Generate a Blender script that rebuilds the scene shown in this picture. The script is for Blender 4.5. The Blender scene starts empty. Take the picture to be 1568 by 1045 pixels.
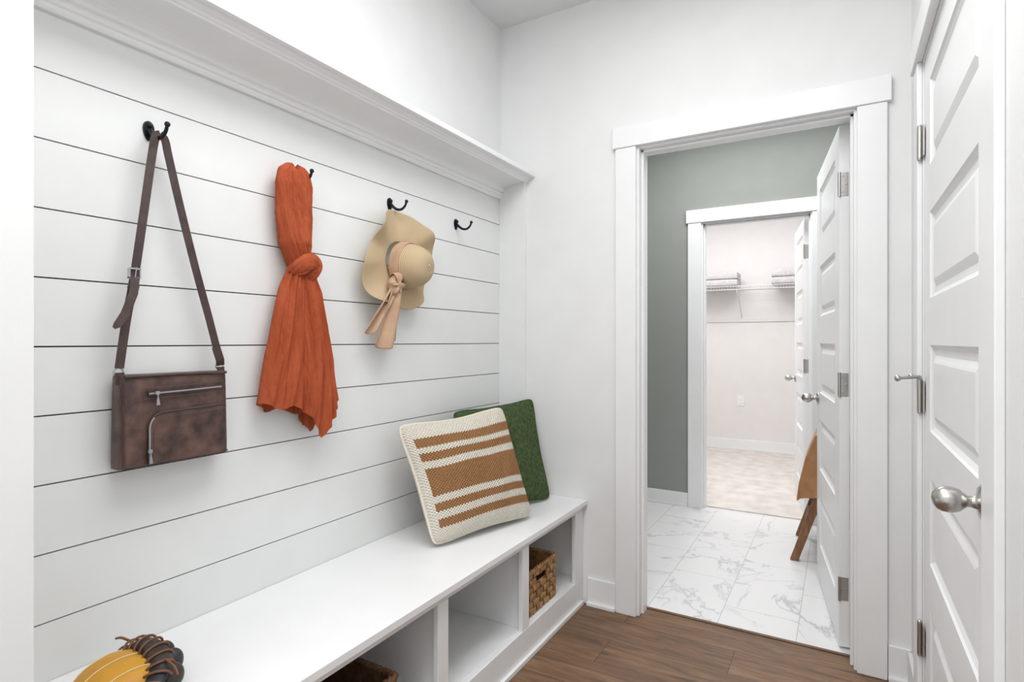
import bpy, math, random
from mathutils import Vector, Matrix, noise
random.seed(4)
S = bpy.context.scene
pi = math.pi

# ------------------------------------------------------------------ materials
def lin(c):
    o = []
    for v in c:
        v = v / 255.0
        o.append(v / 12.92 if v <= 0.04045 else ((v + 0.055) / 1.055) ** 2.4)
    return (o[0], o[1], o[2], 1.0)

class N:
    def __init__(s, name):
        s.m = bpy.data.materials.new(name)
        s.m.use_nodes = True
        s.t = s.m.node_tree
        s.b = s.t.nodes['Principled BSDF']
    def n(s, typ, **kw):
        nd = s.t.nodes.new(typ)
        for k, v in kw.items():
            if k in nd.inputs: nd.inputs[k].default_value = v
            else: setattr(nd, k, v)
        return nd
    def l(s, a, b): s.t.links.new(a, b)

def mat(name, c, rough=0.5, metal=0.0, c2=None, nscale=8.0, bump=0.0, bscale=60.0, spec=0.5, detail=4, stretch=None, bdist=0.004):
    M_ = N(name)
    b = M_.b
    b.inputs['Base Color'].default_value = lin(c)
    b.inputs['Roughness'].default_value = rough
    b.inputs['Metallic'].default_value = metal
    b.inputs['Specular IOR Level'].default_value = spec
    tc = M_.n('ShaderNodeTexCoord')
    src = tc.outputs['Object']
    if stretch:
        mp = M_.n('ShaderNodeMapping'); mp.inputs['Scale'].default_value = stretch
        M_.l(src, mp.inputs['Vector']); src = mp.outputs[0]
    if c2 is None:
        c2 = tuple(max(0, v - 3) for v in c)
    nz = M_.n('ShaderNodeTexNoise', Scale=nscale, Detail=detail)
    M_.l(src, nz.inputs['Vector'])
    cr = M_.n('ShaderNodeValToRGB')
    cr.color_ramp.elements[0].position = 0.35; cr.color_ramp.elements[0].color = lin(c)
    cr.color_ramp.elements[1].position = 0.68; cr.color_ramp.elements[1].color = lin(c2)
    M_.l(nz.outputs['Fac'], cr.inputs[0]); M_.l(cr.outputs[0], b.inputs['Base Color'])
    if bump > 0:
        n2 = M_.n('ShaderNodeTexNoise', Scale=bscale, Detail=3.0)
        M_.l(src, n2.inputs['Vector'])
        bp = M_.n('ShaderNodeBump', Strength=bump, Distance=bdist)
        M_.l(n2.outputs['Fac'], bp.inputs['Height']); M_.l(bp.outputs[0], b.inputs['Normal'])
    return M_.m

WALL = mat('wall_paint', (233, 234, 234), 0.7, bump=0.03, bscale=300)
SHIP = mat('shiplap_paint', (231, 233, 233), 0.5, bump=0.02, bscale=120)
TRIM = mat('trim_paint', (238, 239, 240), 0.35)
CEIL = mat('ceiling_paint', (226, 227, 228), 0.8)
GAP = mat('painted_gap_shade', (40, 40, 42), 0.9)  # dark backing colour stands in for the shade in the shiplap gaps
GREEN = mat('sage_green_paint', (147, 151, 146), 0.65)
PINKW = mat('closet_wall_paint', (231, 229, 229), 0.7)
CARPET = mat('carpet', (218, 213, 208), 0.95, c2=(200, 194, 188), nscale=9, bump=0.6, bscale=220, detail=8)
NICK = mat('satin_nickel', (190, 188, 184), 0.28, 1.0)
IRON = mat('oil_bronze', (34, 38, 44), 0.38, 0.6)
SILV = mat('zipper_metal', (190, 190, 195), 0.35, 1.0)
LEATH = mat('brown_leather', (57, 43, 42), 0.40, c2=(110, 82, 73), nscale=24, bump=0.25, bscale=260, detail=8)
STRAP = mat('strap_leather', (58, 43, 42), 0.5, c2=(76, 57, 55), nscale=30, bump=0.1)
STITCH = mat('stitch', (100, 76, 70), 0.6)
SCARF = mat('rust_linen', (176, 88, 58), 0.9, c2=(160, 76, 48), nscale=12, bump=0.7, bscale=70, stretch=(1.6, 1.6, 0.6), bdist=0.006, spec=0.12)
RIB = mat('hat_ribbon', (198, 166, 140), 0.7, c2=(182, 150, 124), nscale=14, spec=0.2)
GVEL = mat('green_velvet', (82, 98, 66), 0.95, c2=(58, 72, 44), nscale=70, bump=0.9, bscale=150, spec=0.1)
OAK = mat('oak_wood', (146, 102, 64), 0.45, c2=(112, 74, 44), nscale=10, stretch=(6, 6, 1))
TAN = mat('tan_leather', (186, 136, 90), 0.5, c2=(164, 114, 72), nscale=14, bump=0.1)
TOWEL = mat('gray_towel', (205, 203, 204), 0.95, c2=(188, 186, 188), nscale=40, bump=0.6, bscale=200)
WIRE = mat('white_wire', (226, 225, 224), 0.4)
YEL = mat('yellow_glove_leather', (208, 152, 44), 0.5, c2=(190, 134, 32), nscale=12, bump=0.15, bscale=90)
NAVY = mat('navy_glove_leather', (34, 36, 44), 0.5, c2=(60, 50, 46), nscale=18, bump=0.3)
LACE = mat('rawhide_lace', (120, 78, 48), 0.6)
LACEW = mat('light_lace', (225, 205, 160), 0.6)
SEAG = mat('seagrass', (184, 142, 96), 0.75, c2=(134, 96, 58), nscale=30, bump=0.5, bscale=120)
SEAD = mat('dark_seagrass', (120, 84, 56), 0.8, c2=(78, 54, 36), nscale=30, bump=0.5, bscale=120)

def straw():
    M_ = N('straw_weave'); b = M_.b
    b.inputs['Roughness'].default_value = 0.8
    b.inputs['Specular IOR Level'].default_value = 0.2
    uv = M_.n('ShaderNodeUVMap')
    sp = M_.n('ShaderNodeSeparateXYZ'); M_.l(uv.outputs[0], sp.inputs[0])
    m1 = M_.n('ShaderNodeMath', operation='MULTIPLY'); m1.inputs[1].default_value = 150.0
    M_.l(sp.outputs[1], m1.inputs[0])
    s1 = M_.n('ShaderNodeMath', operation='SINE'); M_.l(m1.outputs[0], s1.inputs[0])
    m2 = M_.n('ShaderNodeMath', operation='MULTIPLY'); m2.inputs[1].default_value = 1400.0
    M_.l(sp.outputs[0], m2.inputs[0])
    s2 = M_.n('ShaderNodeMath', operation='SINE'); M_.l(m2.outputs[0], s2.inputs[0])
    s3 = M_.n('ShaderNodeMath', operation='MULTIPLY'); s3.inputs[1].default_value = 0.5; M_.l(s2.outputs[0], s3.inputs[0])
    ad = M_.n('ShaderNodeMath', operation='ADD'); M_.l(s1.outputs[0], ad.inputs[0]); M_.l(s3.outputs[0], ad.inputs[1])
    cr = M_.n('ShaderNodeMapRange'); cr.inputs[1].default_value = -1.5; cr.inputs[2].default_value = 1.5
    M_.l(ad.outputs[0], cr.inputs[0])
    mx = M_.n('ShaderNodeMix', data_type='RGBA')
    mx.inputs[6].default_value = lin((170, 146, 114)); mx.inputs[7].default_value = lin((214, 194, 162))
    M_.l(cr.outputs[0], mx.inputs[0]); M_.l(mx.outputs[2], b.inputs['Base Color'])
    bp = M_.n('ShaderNodeBump', Strength=0.3, Distance=0.0015); M_.l(cr.outputs[0], bp.inputs['Height'])
    M_.l(bp.outputs[0], b.inputs['Normal'])
    return M_.m
STRAW = straw()

def stripes():
    M_ = N('striped_knit'); b = M_.b
    b.inputs['Roughness'].default_value = 0.95
    b.inputs['Specular IOR Level'].default_value = 0.1
    uv = M_.n('ShaderNodeUVMap')
    sp = M_.n('ShaderNodeSeparateXYZ'); M_.l(uv.outputs[0], sp.inputs[0])
    mj = M_.n('ShaderNodeMath', operation='MULTIPLY'); mj.inputs[1].default_value = 2 * pi * 38; M_.l(sp.outputs[0], mj.inputs[0])
    sj = M_.n('ShaderNodeMath', operation='SINE'); M_.l(mj.outputs[0], sj.inputs[0])
    mk = M_.n('ShaderNodeMath', operation='MULTIPLY_ADD'); mk.inputs[1].default_value = 0.005
    M_.l(sj.outputs[0], mk.inputs[0]); M_.l(sp.outputs[1], mk.inputs[2])
    cr = M_.n('ShaderNodeValToRGB'); r = cr.color_ramp; r.interpolation = 'CONSTANT'
    cream = lin((236, 230, 216)); br = lin((166, 122, 84))
    bands = [(0.0, cream), (0.12, br), (0.19, cream), (0.25, br), (0.315, cream), (0.37, br), (0.605, cream), (0.665, br), (0.735, cream), (0.785, br), (0.86, cream)]
    r.elements[0].position = 0; r.elements[0].color = cream
    r.elements[1].position = 0.12; r.elements[1].color = br
    for p, c in bands[2:]:
        e = r.elements.new(p); e.color = c
    M_.l(mk.outputs[0], cr.inputs[0])
    gt = M_.n('ShaderNodeMath', operation='GREATER_THAN'); gt.inputs[1].default_value = 0.045; M_.l(sp.outputs[0], gt.inputs[0])
    sel = M_.n('ShaderNodeMix', data_type='RGBA'); sel.inputs[6].default_value = cream
    M_.l(gt.outputs[0], sel.inputs[0]); M_.l(cr.outputs[0], sel.inputs[7])
    m1 = M_.n('ShaderNodeMath', operation='MULTIPLY'); m1.inputs[1].default_value = 2 * pi * 40; M_.l(sp.outputs[1], m1.inputs[0])
    s1 = M_.n('ShaderNodeMath', operation='SINE'); M_.l(m1.outputs[0], s1.inputs[0])
    ad = M_.n('ShaderNodeMath', operation='MULTIPLY'); M_.l(s1.outputs[0], ad.inputs[0]); M_.l(sj.outputs[0], ad.inputs[1])
    mr = M_.n('ShaderNodeMapRange'); mr.inputs[1].default_value = -1; mr.inputs[3].default_value = 0.86; M_.l(ad.outputs[0], mr.inputs[0])
    mx = M_.n('ShaderNodeMix', data_type='RGBA', blend_type='MULTIPLY'); mx.inputs[0].default_value = 1.0
    M_.l(sel.outputs[2], mx.inputs[6]); M_.l(mr.outputs[0], mx.inputs[7]); M_.l(mx.outputs[2], b.inputs['Base Color'])
    bp = M_.n('ShaderNodeBump', Strength=0.7, Distance=0.005); M_.l(ad.outputs[0], bp.inputs['Height']); M_.l(bp.outputs[0], b.inputs['Normal'])
    return M_.m
STRIPE = stripes()

def woodfloor():
    M_ = N('wood_plank_floor'); b = M_.b
    b.inputs['Roughness'].default_value = 0.5
    tc = M_.n('ShaderNodeTexCoord')
    mp = M_.n('ShaderNodeMapping'); mp.inputs['Location'].default_value = (0.35, 0.06, 0)
    M_.l(tc.outputs['Object'], mp.inputs[0])
    bk = M_.n('ShaderNodeTexBrick', Scale=1.0); bk.offset = 0.37
    bk.inputs['Brick Width'].default_value = 1.2; bk.inputs['Row Height'].default_value = 0.17
    bk.inputs['Mortar Size'].default_value = 0.0012; bk.inputs['Color1'].default_value = (0, 0, 0, 1); bk.inputs['Color2'].default_value = (1, 1, 1, 1)
    bk.inputs['Mortar'].default_value = (0.5, 0.5, 0.5, 1)
    M_.l(mp.outputs[0], bk.inputs[0])
    m2 = M_.n('ShaderNodeMapping'); m2.inputs['Scale'].default_value = (1.6, 13, 1)
    ofs = M_.n('ShaderNodeVectorMath', operation='MULTIPLY_ADD'); ofs.inputs[1].default_value = (7, 3, 0)
    M_.l(bk.outputs['Color'], ofs.inputs[0]); M_.l(tc.outputs['Object'], ofs.inputs[2])
    M_.l(ofs.outputs[0], m2.inputs[0])
    nz = M_.n('ShaderNodeTexNoise', Scale=1.7, Detail=12.0, Roughness=0.74, Distortion=1.3); M_.l(m2.outputs[0], nz.inputs['Vector'])
    cr = M_.n('ShaderNodeValToRGB'); r = cr.color_ramp
    r.elements[0].position = 0.30; r.elements[0].color = lin((72, 52, 38))
    r.elements[1].position = 0.72; r.elements[1].color = lin((150, 118, 90))
    e = r.elements.new(0.5); e.color = lin((116, 87, 64))
    M_.l(nz.outputs['Fac'], cr.inputs[0])
    mr = M_.n('ShaderNodeMapRange'); mr.inputs[3].default_value = 0.85; mr.inputs[4].default_value = 1.1; M_.l(bk.outputs['Color'], mr.inputs[0])
    mx = M_.n('ShaderNodeMix', data_type='RGBA', blend_type='MULTIPLY'); mx.inputs[0].default_value = 1.0
    M_.l(cr.outputs[0], mx.inputs[6]); M_.l(mr.outputs[0], mx.inputs[7])
    mx2 = M_.n('ShaderNodeMix', data_type='RGBA'); mx2.inputs[7].default_value = lin((56, 42, 32))
    M_.l(bk.outputs['Fac'], mx2.inputs[0]); M_.l(mx.outputs[2], mx2.inputs[6]); M_.l(mx2.outputs[2], b.inputs['Base Color'])
    bp = M_.n('ShaderNodeBump', Strength=0.15, Distance=0.002); M_.l(nz.outputs['Fac'], bp.inputs['Height']); M_.l(bp.outputs[0], b.inputs['Normal'])
    return M_.m
WOOD = woodfloor()

def marble():
    M_ = N('marble_tile_floor'); b = M_.b
    b.inputs['Roughness'].default_value = 0.25
    tc = M_.n('ShaderNodeTexCoord')
    mp = M_.n('ShaderNodeMapping'); mp.inputs['Rotation'].default_value = (0, 0, pi / 2); mp.inputs['Location'].default_value = (0.0, 0.449 + 0.001, 0)
    M_.l(tc.outputs['Object'], mp.inputs[0])
    bk = M_.n('ShaderNodeTexBrick', Scale=1.0); bk.offset = 0.5
    bk.inputs['Brick Width'].default_value = 0.6; bk.inputs['Row Height'].default_value = 0.3
    bk.inputs['Mortar Size'].default_value = 0.0016; bk.inputs['Color1'].default_value = (0, 0, 0, 1); bk.inputs['Color2'].default_value = (1, 1, 1, 1)
    M_.l(mp.outputs[0], bk.inputs[0])
    ofs = M_.n('ShaderNodeVectorMath', operation='MULTIPLY_ADD'); ofs.inputs[1].default_value = (5, 9, 0)
    M_.l(bk.outputs['Color'], ofs.inputs[0]); M_.l(tc.outputs['Object'], ofs.inputs[2])
    nz = M_.n('ShaderNodeTexNoise', Scale=1.7, Detail=7.0, Roughness=0.6, Distortion=0.9); M_.l(ofs.outputs[0], nz.inputs['Vector'])
    cr = M_.n('ShaderNodeValToRGB'); r = cr.color_ramp
    r.elements[0].position = 0.475; r.elements[0].color = lin((229, 229, 230))
    r.elements[1].position = 0.52; r.elements[1].color = lin((228, 228, 230))
    e = r.elements.new(0.500); e.color = lin((188, 189, 194))
    e = r.elements.new(0.490); e.color = lin((216, 216, 220))
    M_.l(nz.outputs['Fac'], cr.inputs[0])
    n3 = M_.n('ShaderNodeTexNoise', Scale=2.3, Detail=2.0); M_.l(ofs.outputs[0], n3.inputs['Vector'])
    mk = M_.n('ShaderNodeMapRange'); mk.inputs[1].default_value = 0.40; mk.inputs[2].default_value = 0.58; M_.l(n3.outputs['Fac'], mk.inputs[0])
    vm = M_.n('ShaderNodeMix', data_type='RGBA'); vm.inputs[6].default_value = lin((229, 229, 230))
    M_.l(mk.outputs[0], vm.inputs[0]); M_.l(cr.outputs[0], vm.inputs[7])
    mx2 = M_.n('ShaderNodeMix', data_type='RGBA'); mx2.inputs[7].default_value = lin((190, 189, 188))
    M_.l(bk.outputs['Fac'], mx2.inputs[0]); M_.l(vm.outputs[2], mx2.inputs[6]); M_.l(mx2.outputs[2], b.inputs['Base Color'])
    return M_.m
MARB = marble()

# ------------------------------------------------------------------ mesh builder
class MB:
    def __init__(s):
        s.v = []; s.f = []; s.mi = []; s.sm = []; s.uv = []
    def _add(s, vs, fs, mi=0, smooth=False, uvs=None):
        o = len(s.v)
        s.v += [tuple(p) for p in vs]
        s.uv += (uvs if uvs else [(0.0, 0.0)] * len(vs))
        for f in fs:
            s.f.append([i + o for i in f]); s.mi.append(mi); s.sm.append(smooth)
    def box(s, x0, x1, y0, y1, z0, z1, mi=0, T=None):
        vs = [Vector((x, y, z)) for x in (x0, x1) for y in (y0, y1) for z in (z0, z1)]
        if T: vs = [T @ v for v in vs]
        fs = [(0, 1, 3, 2), (4, 6, 7, 5), (0, 4, 5, 1), (2, 3, 7, 6), (0, 2, 6, 4), (1, 5, 7, 3)]
        s._add(vs, fs, mi)
    def grid(s, fn, nu, nv, mi=0, smooth=True, flip=False):
        vs = []; uvs = []
        for j in range(nv + 1):
            for i in range(nu + 1):
                u = i / nu; v = j / nv
                vs.append(fn(u, v)); uvs.append((u, v))
        fs = []
        w = nu + 1
        for j in range(nv):
            for i in range(nu):
                q = (j * w + i, j * w + i + 1, (j + 1) * w + i + 1, (j + 1) * w + i)
                fs.append(q[::-1] if flip else q)
        s._add(vs, fs, mi, smooth, uvs)
    def loft(s, rings, mi=0, smooth=True, cap=True):
        n = len(rings[0]); vs = [p for r in rings for p in r]; fs = []
        for j in range(len(rings) - 1):
            for i in range(n):
                k = (i + 1) % n
                fs.append((j * n + i, j * n + k, (j + 1) * n + k, (j + 1) * n + i))
        s._add(vs, fs, mi, smooth)
        if cap:
            s._add(rings[0], [tuple(range(n))[::-1]], mi, False)
            s._add(rings[-1], [tuple(range(n))], mi, False)
    def tube(s, pts, r, seg=10, mi=0, cap=True, flat=1.0):
        pts = [Vector(p) for p in pts]
        rs = r if isinstance(r, (list, tuple)) else [r] * len(pts)
        rings = []; up = None
        for i, p in enumerate(pts):
            t = (pts[min(i + 1, len(pts) - 1)] - pts[max(i - 1, 0)]).normalized()
            if up is None:
                up = Vector((0, 0, 1)) if abs(t.z) < 0.9 else Vector((1, 0, 0))
            a = t.cross(up)
            if a.length < 1e-5: a = t.cross(Vector((0, 1, 0)))
            a.normalize(); b = a.cross(t).normalized(); up = b
            rings.append([p + rs[i] * (math.cos(2 * pi * k / seg) * a + flat * math.sin(2 * pi * k / seg) * b) for k in range(seg)])
        s.loft(rings, mi, True, cap)
    def ribbon(s, pts, nrm, w, th, mi=0):
        pts = [Vector(p) for p in pts]; rings = []
        for i, p in enumerate(pts):
            t = (pts[min(i + 1, len(pts) - 1)] - pts[max(i - 1, 0)]).normalized()
            n = Vector(nrm[i] if isinstance(nrm, list) else nrm)
            n = (n - t * n.dot(t)).normalized(); sd = t.cross(n).normalized()
            ww = w[i] if isinstance(w, list) else w
            rings.append([p + sd * ww / 2 + n * th / 2, p - sd * ww / 2 + n * th / 2, p - sd * ww / 2 - n * th / 2, p + sd * ww / 2 - n * th / 2])
        s.loft(rings, mi, False, True)
    def sphere(s, c, r, mi=0, nu=20, nv=12, T=None):
        rx, ry, rz = r if isinstance(r, (tuple, list)) else (r, r, r)
        c = Vector(c)
        def fn(u, v):
            a = 2 * pi * u; b = pi * v
            p = Vector((rx * math.cos(a) * math.sin(b), ry * math.sin(a) * math.sin(b), rz * math.cos(b)))
            if T: p = T @ p
            return c + p
        s.grid(fn, nu, nv, mi, flip=True)
    def lathe(s, prof, o, ax, mi=0, seg=28, smooth=True):
        o = Vector(o); ax = Vector(ax).normalized()
        a = ax.cross(Vector((0, 0, 1)) if abs(ax.z) < 0.9 else Vector((1, 0, 0))).normalized(); b = ax.cross(a)
        nv = len(prof) - 1
        def fn(u, v):
            r, h = prof[min(int(round(v * nv)), nv)]
            t = 2 * pi * u
            return o + ax * h + r * (math.cos(t) * a + math.sin(t) * b)
        s.grid(fn, seg, nv, mi, smooth=smooth)
    def prism(s, poly, x0, x1, mi=0):
        a = [(x0, y, z) for y, z in poly]; b = [(x1, y, z) for y, z in poly]
        s.loft([a, b], mi, False, True)
    def build(s, name, mats, parent=None, bevel=0, loc=None, rotz=None, subsurf=0, solid=0):
        me = bpy.data.meshes.new(name)
        me.from_pydata(s.v, [], s.f)
        for m in mats: me.materials.append(m)
        for i, p in enumerate(me.polygons):
            p.material_index = s.mi[i]; p.use_smooth = s.sm[i]
        ul = me.uv_layers.new(name='UVMap')
        for lp in me.loops: ul.data[lp.index].uv = s.uv[lp.vertex_index]
        me.validate(); me.update()
        ob = bpy.data.objects.new(name, me); S.collection.objects.link(ob)
        if loc: ob.location = loc
        if rotz is not None: ob.rotation_euler = (0, 0, rotz)
        if parent: ob.parent = parent
        if solid:
            md = ob.modifiers.new('solid', 'SOLIDIFY'); md.thickness = solid; md.offset = 0
        if bevel:
            md = ob.modifiers.new('bev', 'BEVEL'); md.width = bevel; md.segments = 2; md.limit_method = 'ANGLE'; md.angle_limit = math.radians(50)
        if subsurf:
            md = ob.modifiers.new('sub', 'SUBSURF'); md.levels = subsurf; md.render_levels = subsurf
        return ob

def box(name, x0, x1, y0, y1, z0, z1, m, bevel=0, parent=None):
    b = MB(); b.box(x0, x1, y0, y1, z0, z1); return b.build(name, [m], parent, bevel)
def empty(name, loc=(0, 0, 0), rotz=0):
    e = bpy.data.objects.new(name, None); S.collection.objects.link(e); e.location = loc; e.rotation_euler = (0, 0, rotz); e.empty_display_size = 0.1; return e
def smoothpath(pts, sub=6):
    """Catmull-Rom resample"""
    P = [Vector(p) for p in pts]; out = []
    for i in range(len(P) - 1):
        a = P[max(i - 1, 0)]; b = P[i]; c = P[i + 1]; d = P[min(i + 2, len(P) - 1)]
        for k in range(sub):
            t = k / sub
            out.append(0.5 * ((2 * b) + (c - a) * t + (2 * a - 5 * b + 4 * c - d) * t * t + (3 * b - a - 3 * c + d) * t ** 3))
    out.append(P[-1]); return out

# ------------------------------------------------------------------ key dimensions
XL = -1.459; XR = 0.218; YB = 2.406; YB2 = 2.53; ZC = 2.75
YG = 4.18; YG2 = 4.30; YC = 6.65
DL, DR, DH = -0.755, 0.045, 2.04
GL, GR = -0.845, -0.165
NX, NY = -1.0, 0.357
BACK = -1.4

# ------------------------------------------------------------------ shell
b = MB(); b.box(XL - 0.1, XR + 0.1, BACK, 2.50, -0.06, 0.0)
b.build('floor_wood', [WOOD])
box('floor_tile', -2.0, 1.3, 2.50, YG + 0.06, -0.06, 0.0, MARB)
box('floor_carpet', -2.3, 0.6, YG + 0.06, YC + 0.1, -0.06, 0.008, CARPET)
box('ceiling', XL - 0.1, XR + 0.1, BACK, YB2, ZC, ZC + 0.08, CEIL)
box('ceiling_bathroom', -2.0, 1.3, YB2, YG, ZC, ZC + 0.08, CEIL)
box('ceiling_closet', -2.3, 0.6, YG, YC + 0.1, ZC, ZC + 0.08, CEIL)

b = MB()
b.box(XL - 0.12, XL - 0.012, NY, YB2, 0, 1.93, 1)
b.box(XL - 0.12, XL, NY, YB2, 1.95, ZC, 2)
b.box(XL - 0.05, XL, NY, YB, 1.915, 1.95, 0)
zl = [1.188 + k * 0.147 for k in range(-5, 6)]
g = 0.0016
prev = 0.0
for z in zl:
    if z > 1.95: break
    b.box(XL - 0.03, XL, NY, YB, prev + g, z - g, 0); prev = z
wl = b.build('wall_left', [SHIP, GAP, WALL])
box('wall_left_return', XL - 0.12, NX, BACK, NY, 0, ZC, WALL)

b = MB()
b.box(XL - 0.12, DL - 0.018, YB, YB2 - 0.012, 0, ZC, 0)
b.box(DR + 0.018, 1.3, YB, YB2 - 0.012, 0, ZC, 0)
b.box(DL - 0.018, DR + 0.018, YB, YB2 - 0.012, DH + 0.018, ZC, 0)
b.box(-2.0, DL - 0.018, YB2 - 0.012, YB2, 0, ZC, 1)
b.box(DR + 0.018, 1.3, YB2 - 0.012, YB2, 0, ZC, 1)
b.box(DL - 0.018, DR + 0.018, YB2 - 0.012, YB2, DH + 0.018, ZC, 1)
b.build('wall_back', [WALL, GREEN])

RY0, RY1 = 1.215, 2.10
b = MB()
b.box(XR, XR + 0.12, BACK, RY0 - 0.018, 0, ZC)
b.box(XR, XR + 0.12, RY1 + 0.018, YB, 0, ZC)
b.box(XR, XR + 0.12, RY0 - 0.018, RY1 + 0.018, DH + 0.018, ZC)
b.box(XR + 0.10, XR + 0.12, RY0 - 0.018, RY1 + 0.018, 0, DH + 0.018)
b.build('wall_right', [WALL])

b = MB()
b.box(-2.0, GL - 0.018, YG, YG2 - 0.02, 0, ZC, 0); b.box(GR + 0.018, 1.3, YG, YG2 - 0.02, 0, ZC, 0)
b.box(GL - 0.018, GR + 0.018, YG, YG2 - 0.02, DH + 0.018, ZC, 0)
b.box(-2.3, GL - 0.018, YG2 - 0.02, YG2, 0, ZC, 1); b.box(GR + 0.018, 1.3, YG2 - 0.02, YG2, 0, ZC, 1)
b.box(GL - 0.018, GR + 0.018, YG2 - 0.02, YG2, DH + 0.018, ZC, 1)
b.build('wall_bathroom_far', [GREEN, PINKW])
box('wall_bathroom_left', -2.1, -2.0, YB2, YG, 0, ZC, GREEN)
box('wall_bathroom_right', 1.3, 1.4, YB, YG2, 0, ZC, GREEN)
box('wall_closet_back', -2.3, 0.6, YC, YC + 0.1, 0, ZC, PINKW)
box('wall_closet_left', -2.4, -2.3, YG2, YC + 0.1, 0, ZC, PINKW)
box('wall_closet_right', 0.6, 0.7, YG2, YC + 0.1, 0, ZC, PINKW)

# ------------------------------------------------------------------ trim
def casing_y(name, x0, x1, yface, dirn, H, over=0.012, w=0.092):
    b = MB()
    def yb(t): return (yface, yface + dirn * t) if dirn > 0 else (yface + dirn * t, yface)
    a, c = yb(0.018)
    b.box(x0 - 0.010 - w, x0 - 0.010, a, c, 0, H + 0.008); b.box(x1 + 0.010, x1 + 0.010 + w, a, c, 0, H + 0.008)
    a, c = yb(0.024)
    b.box(x0 - 0.010 - w - over, x1 + 0.010 + w + over, a, c, H + 0.008, H + 0.008 + 0.092)
    return b.build(name, [TRIM], bevel=0.0025)
def jamb_y(name, x0, x1, y0, y1, H, stop):
    b = MB(); t = 0.018
    b.box(x0 - t, x0, y0, y1, 0, H); b.box(x1, x1 + t, y0, y1, 0, H); b.box(x0 - t, x1 + t, y0, y1, H, H + t)
    s0, s1 = stop
    b.box(x0, x0 + 0.011, s0, s1, 0, H); b.box(x1 - 0.011, x1, s0, s1, 0, H); b.box(x0, x1, s0, s1, H - 0.011, H)
    return b.build(name, [TRIM], bevel=0.0015)
casing_y('trim_1', DL, DR, YB, -1, DH)
casing_y('trim_2', DL, DR, YB2, 1, DH)
jamb_y('trim_3', DL, DR, YB, YB2, DH, (YB + 0.03, YB + 0.075))
casing_y('trim_4', GL, GR, YG, -1, DH)
jamb_y('trim_5', GL, GR, YG, YG2, DH, (YG + 0.03, YG + 0.075))
b = MB()
b.box(XR - 0.014, XR, RY0 - 0.1, RY0 - 0.008, 0, DH + 0.008); b.box(XR - 0.014, XR, RY1 + 0.008, RY1 + 0.1, 0, DH + 0.008)
b.box(XR - 0.022, XR, RY0 - 0.112, RY1 + 0.112, DH + 0.008, DH + 0.1)
b.build('trim_6', [TRIM], bevel=0.0025)
b = MB()
b.box(XR, XR + 0.1, RY0 - 0.018, RY0, 0, DH); b.box(XR, XR + 0.1, RY1, RY1 + 0.018, 0, DH); b.box(XR, XR + 0.1, RY0 - 0.018, RY1 + 0.018, DH, DH + 0.018)
b.build('trim_7', [TRIM])
box('trim_8', XL, -1.314, YB - 0.016, YB, 0.476, 1.99, SHIP, 0.001)

def baseboard(name, x0, x1, y0, y1, shoe, h=0.125):
    b = MB(); b.box(x0, x1, y0, y1, 0, h)
    sx0, sx1, sy0, sy1 = shoe
    b.box(sx0, sx1, sy0, sy1, 0, 0.018)
    return b.build(name, [TRIM], bevel=0.004)
baseboard('baseboard_back', -0.992, DL - 0.103, YB - 0.014, YB, (-0.992, DL - 0.103, YB - 0.028, YB - 0.01))
baseboard('baseboard_back_corner', DR + 0.104, XR, YB - 0.014, YB, (DR + 0.104, XR, YB - 0.028, YB - 0.01))
baseboard('baseboard_right', XR - 0.014, XR, RY1 + 0.101, YB - 0.03, (XR - 0.026, XR - 0.01, RY1 + 0.101, YB - 0.03))
baseboard('baseboard_bathroom', -1.98, GL - 0.104, YG - 0.014, YG, (-1.98, GL - 0.104, YG - 0.016, YG - 0.01), 0.10)
baseboard('baseboard_closet', -2.29, 0.59, YC - 0.014, YC, (-2.29, 0.59, YC - 0.016, YC - 0.01), 0.115)
box('trim_9', DL, DR, 2.492, 2.508, 0.0, 0.004, WOOD)

prof = [(0, 1.900), (0.012, 1.900), (0.016, 1.906), (0.016, 1.914), (0.021, 1.917), (0.024, 1.924), (0.021, 1.931), (0.026, 1.934)]
for k in range(9):
    a = k / 8 * pi / 2
    prof.append((0.028 + 0.112 * (1 - math.cos(a)), 1.936 + 0.030 * math.sin(a)))
prof += [(0.147, 1.967), (0.150, 1.972), (0.155, 1.973), (0.159, 1.978), (0.165, 1.980), (0.170, 1.982), (0.172, 1.986), (0.186, 1.986), (0.194, 1.989), (0.194, 2.008), (0.192, 2.010), (0, 2.010)]
b = MB()
b.loft([[(XL + p, NY, z) for p, z in prof], [(XL + p, YB, z) for p, z in prof]], 0, False, True)
b.build('wall_shelf', [TRIM])

# ------------------------------------------------------------------ bench
b = MB()
BX = -0.995; FX = -1.018; BT = 0.474; XB = XL + 0.001; Y0 = NY + 0.001; Y1 = YB - 0.001
b.box(XB, BX, Y0, Y1, BT - 0.022, BT)
b.box(FX - 0.018, FX, Y0, Y1, 0.425, BT - 0.022)
b.box(FX - 0.018, FX, Y0, Y1, 0.0, 0.118)
b.box(FX, FX + 0.012, Y0, Y1 - 0.015, 0.0, 0.018)
b.box(XB, FX - 0.018, Y0, Y1, 0.100, 0.118)
for yc in (0.84, 1.35, 1.86):
    b.box(FX - 0.018, FX, yc - 0.026, yc + 0.026, 0.118, 0.425)
    b.box(XB, FX - 0.018, yc - 0.009, yc + 0.009, 0.118, BT - 0.022)
b.box(FX - 0.018, FX, Y1 - 0.085, Y1, 0.118, 0.425)
b.box(XB, FX - 0.018, Y1 - 0.016, Y1, 0.118, BT - 0.022)
b.box(XB, XB + 0.006, Y0, Y1, 0.118, BT - 0.022)
b.build('storage_bench', [TRIM], bevel=0.002)

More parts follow.
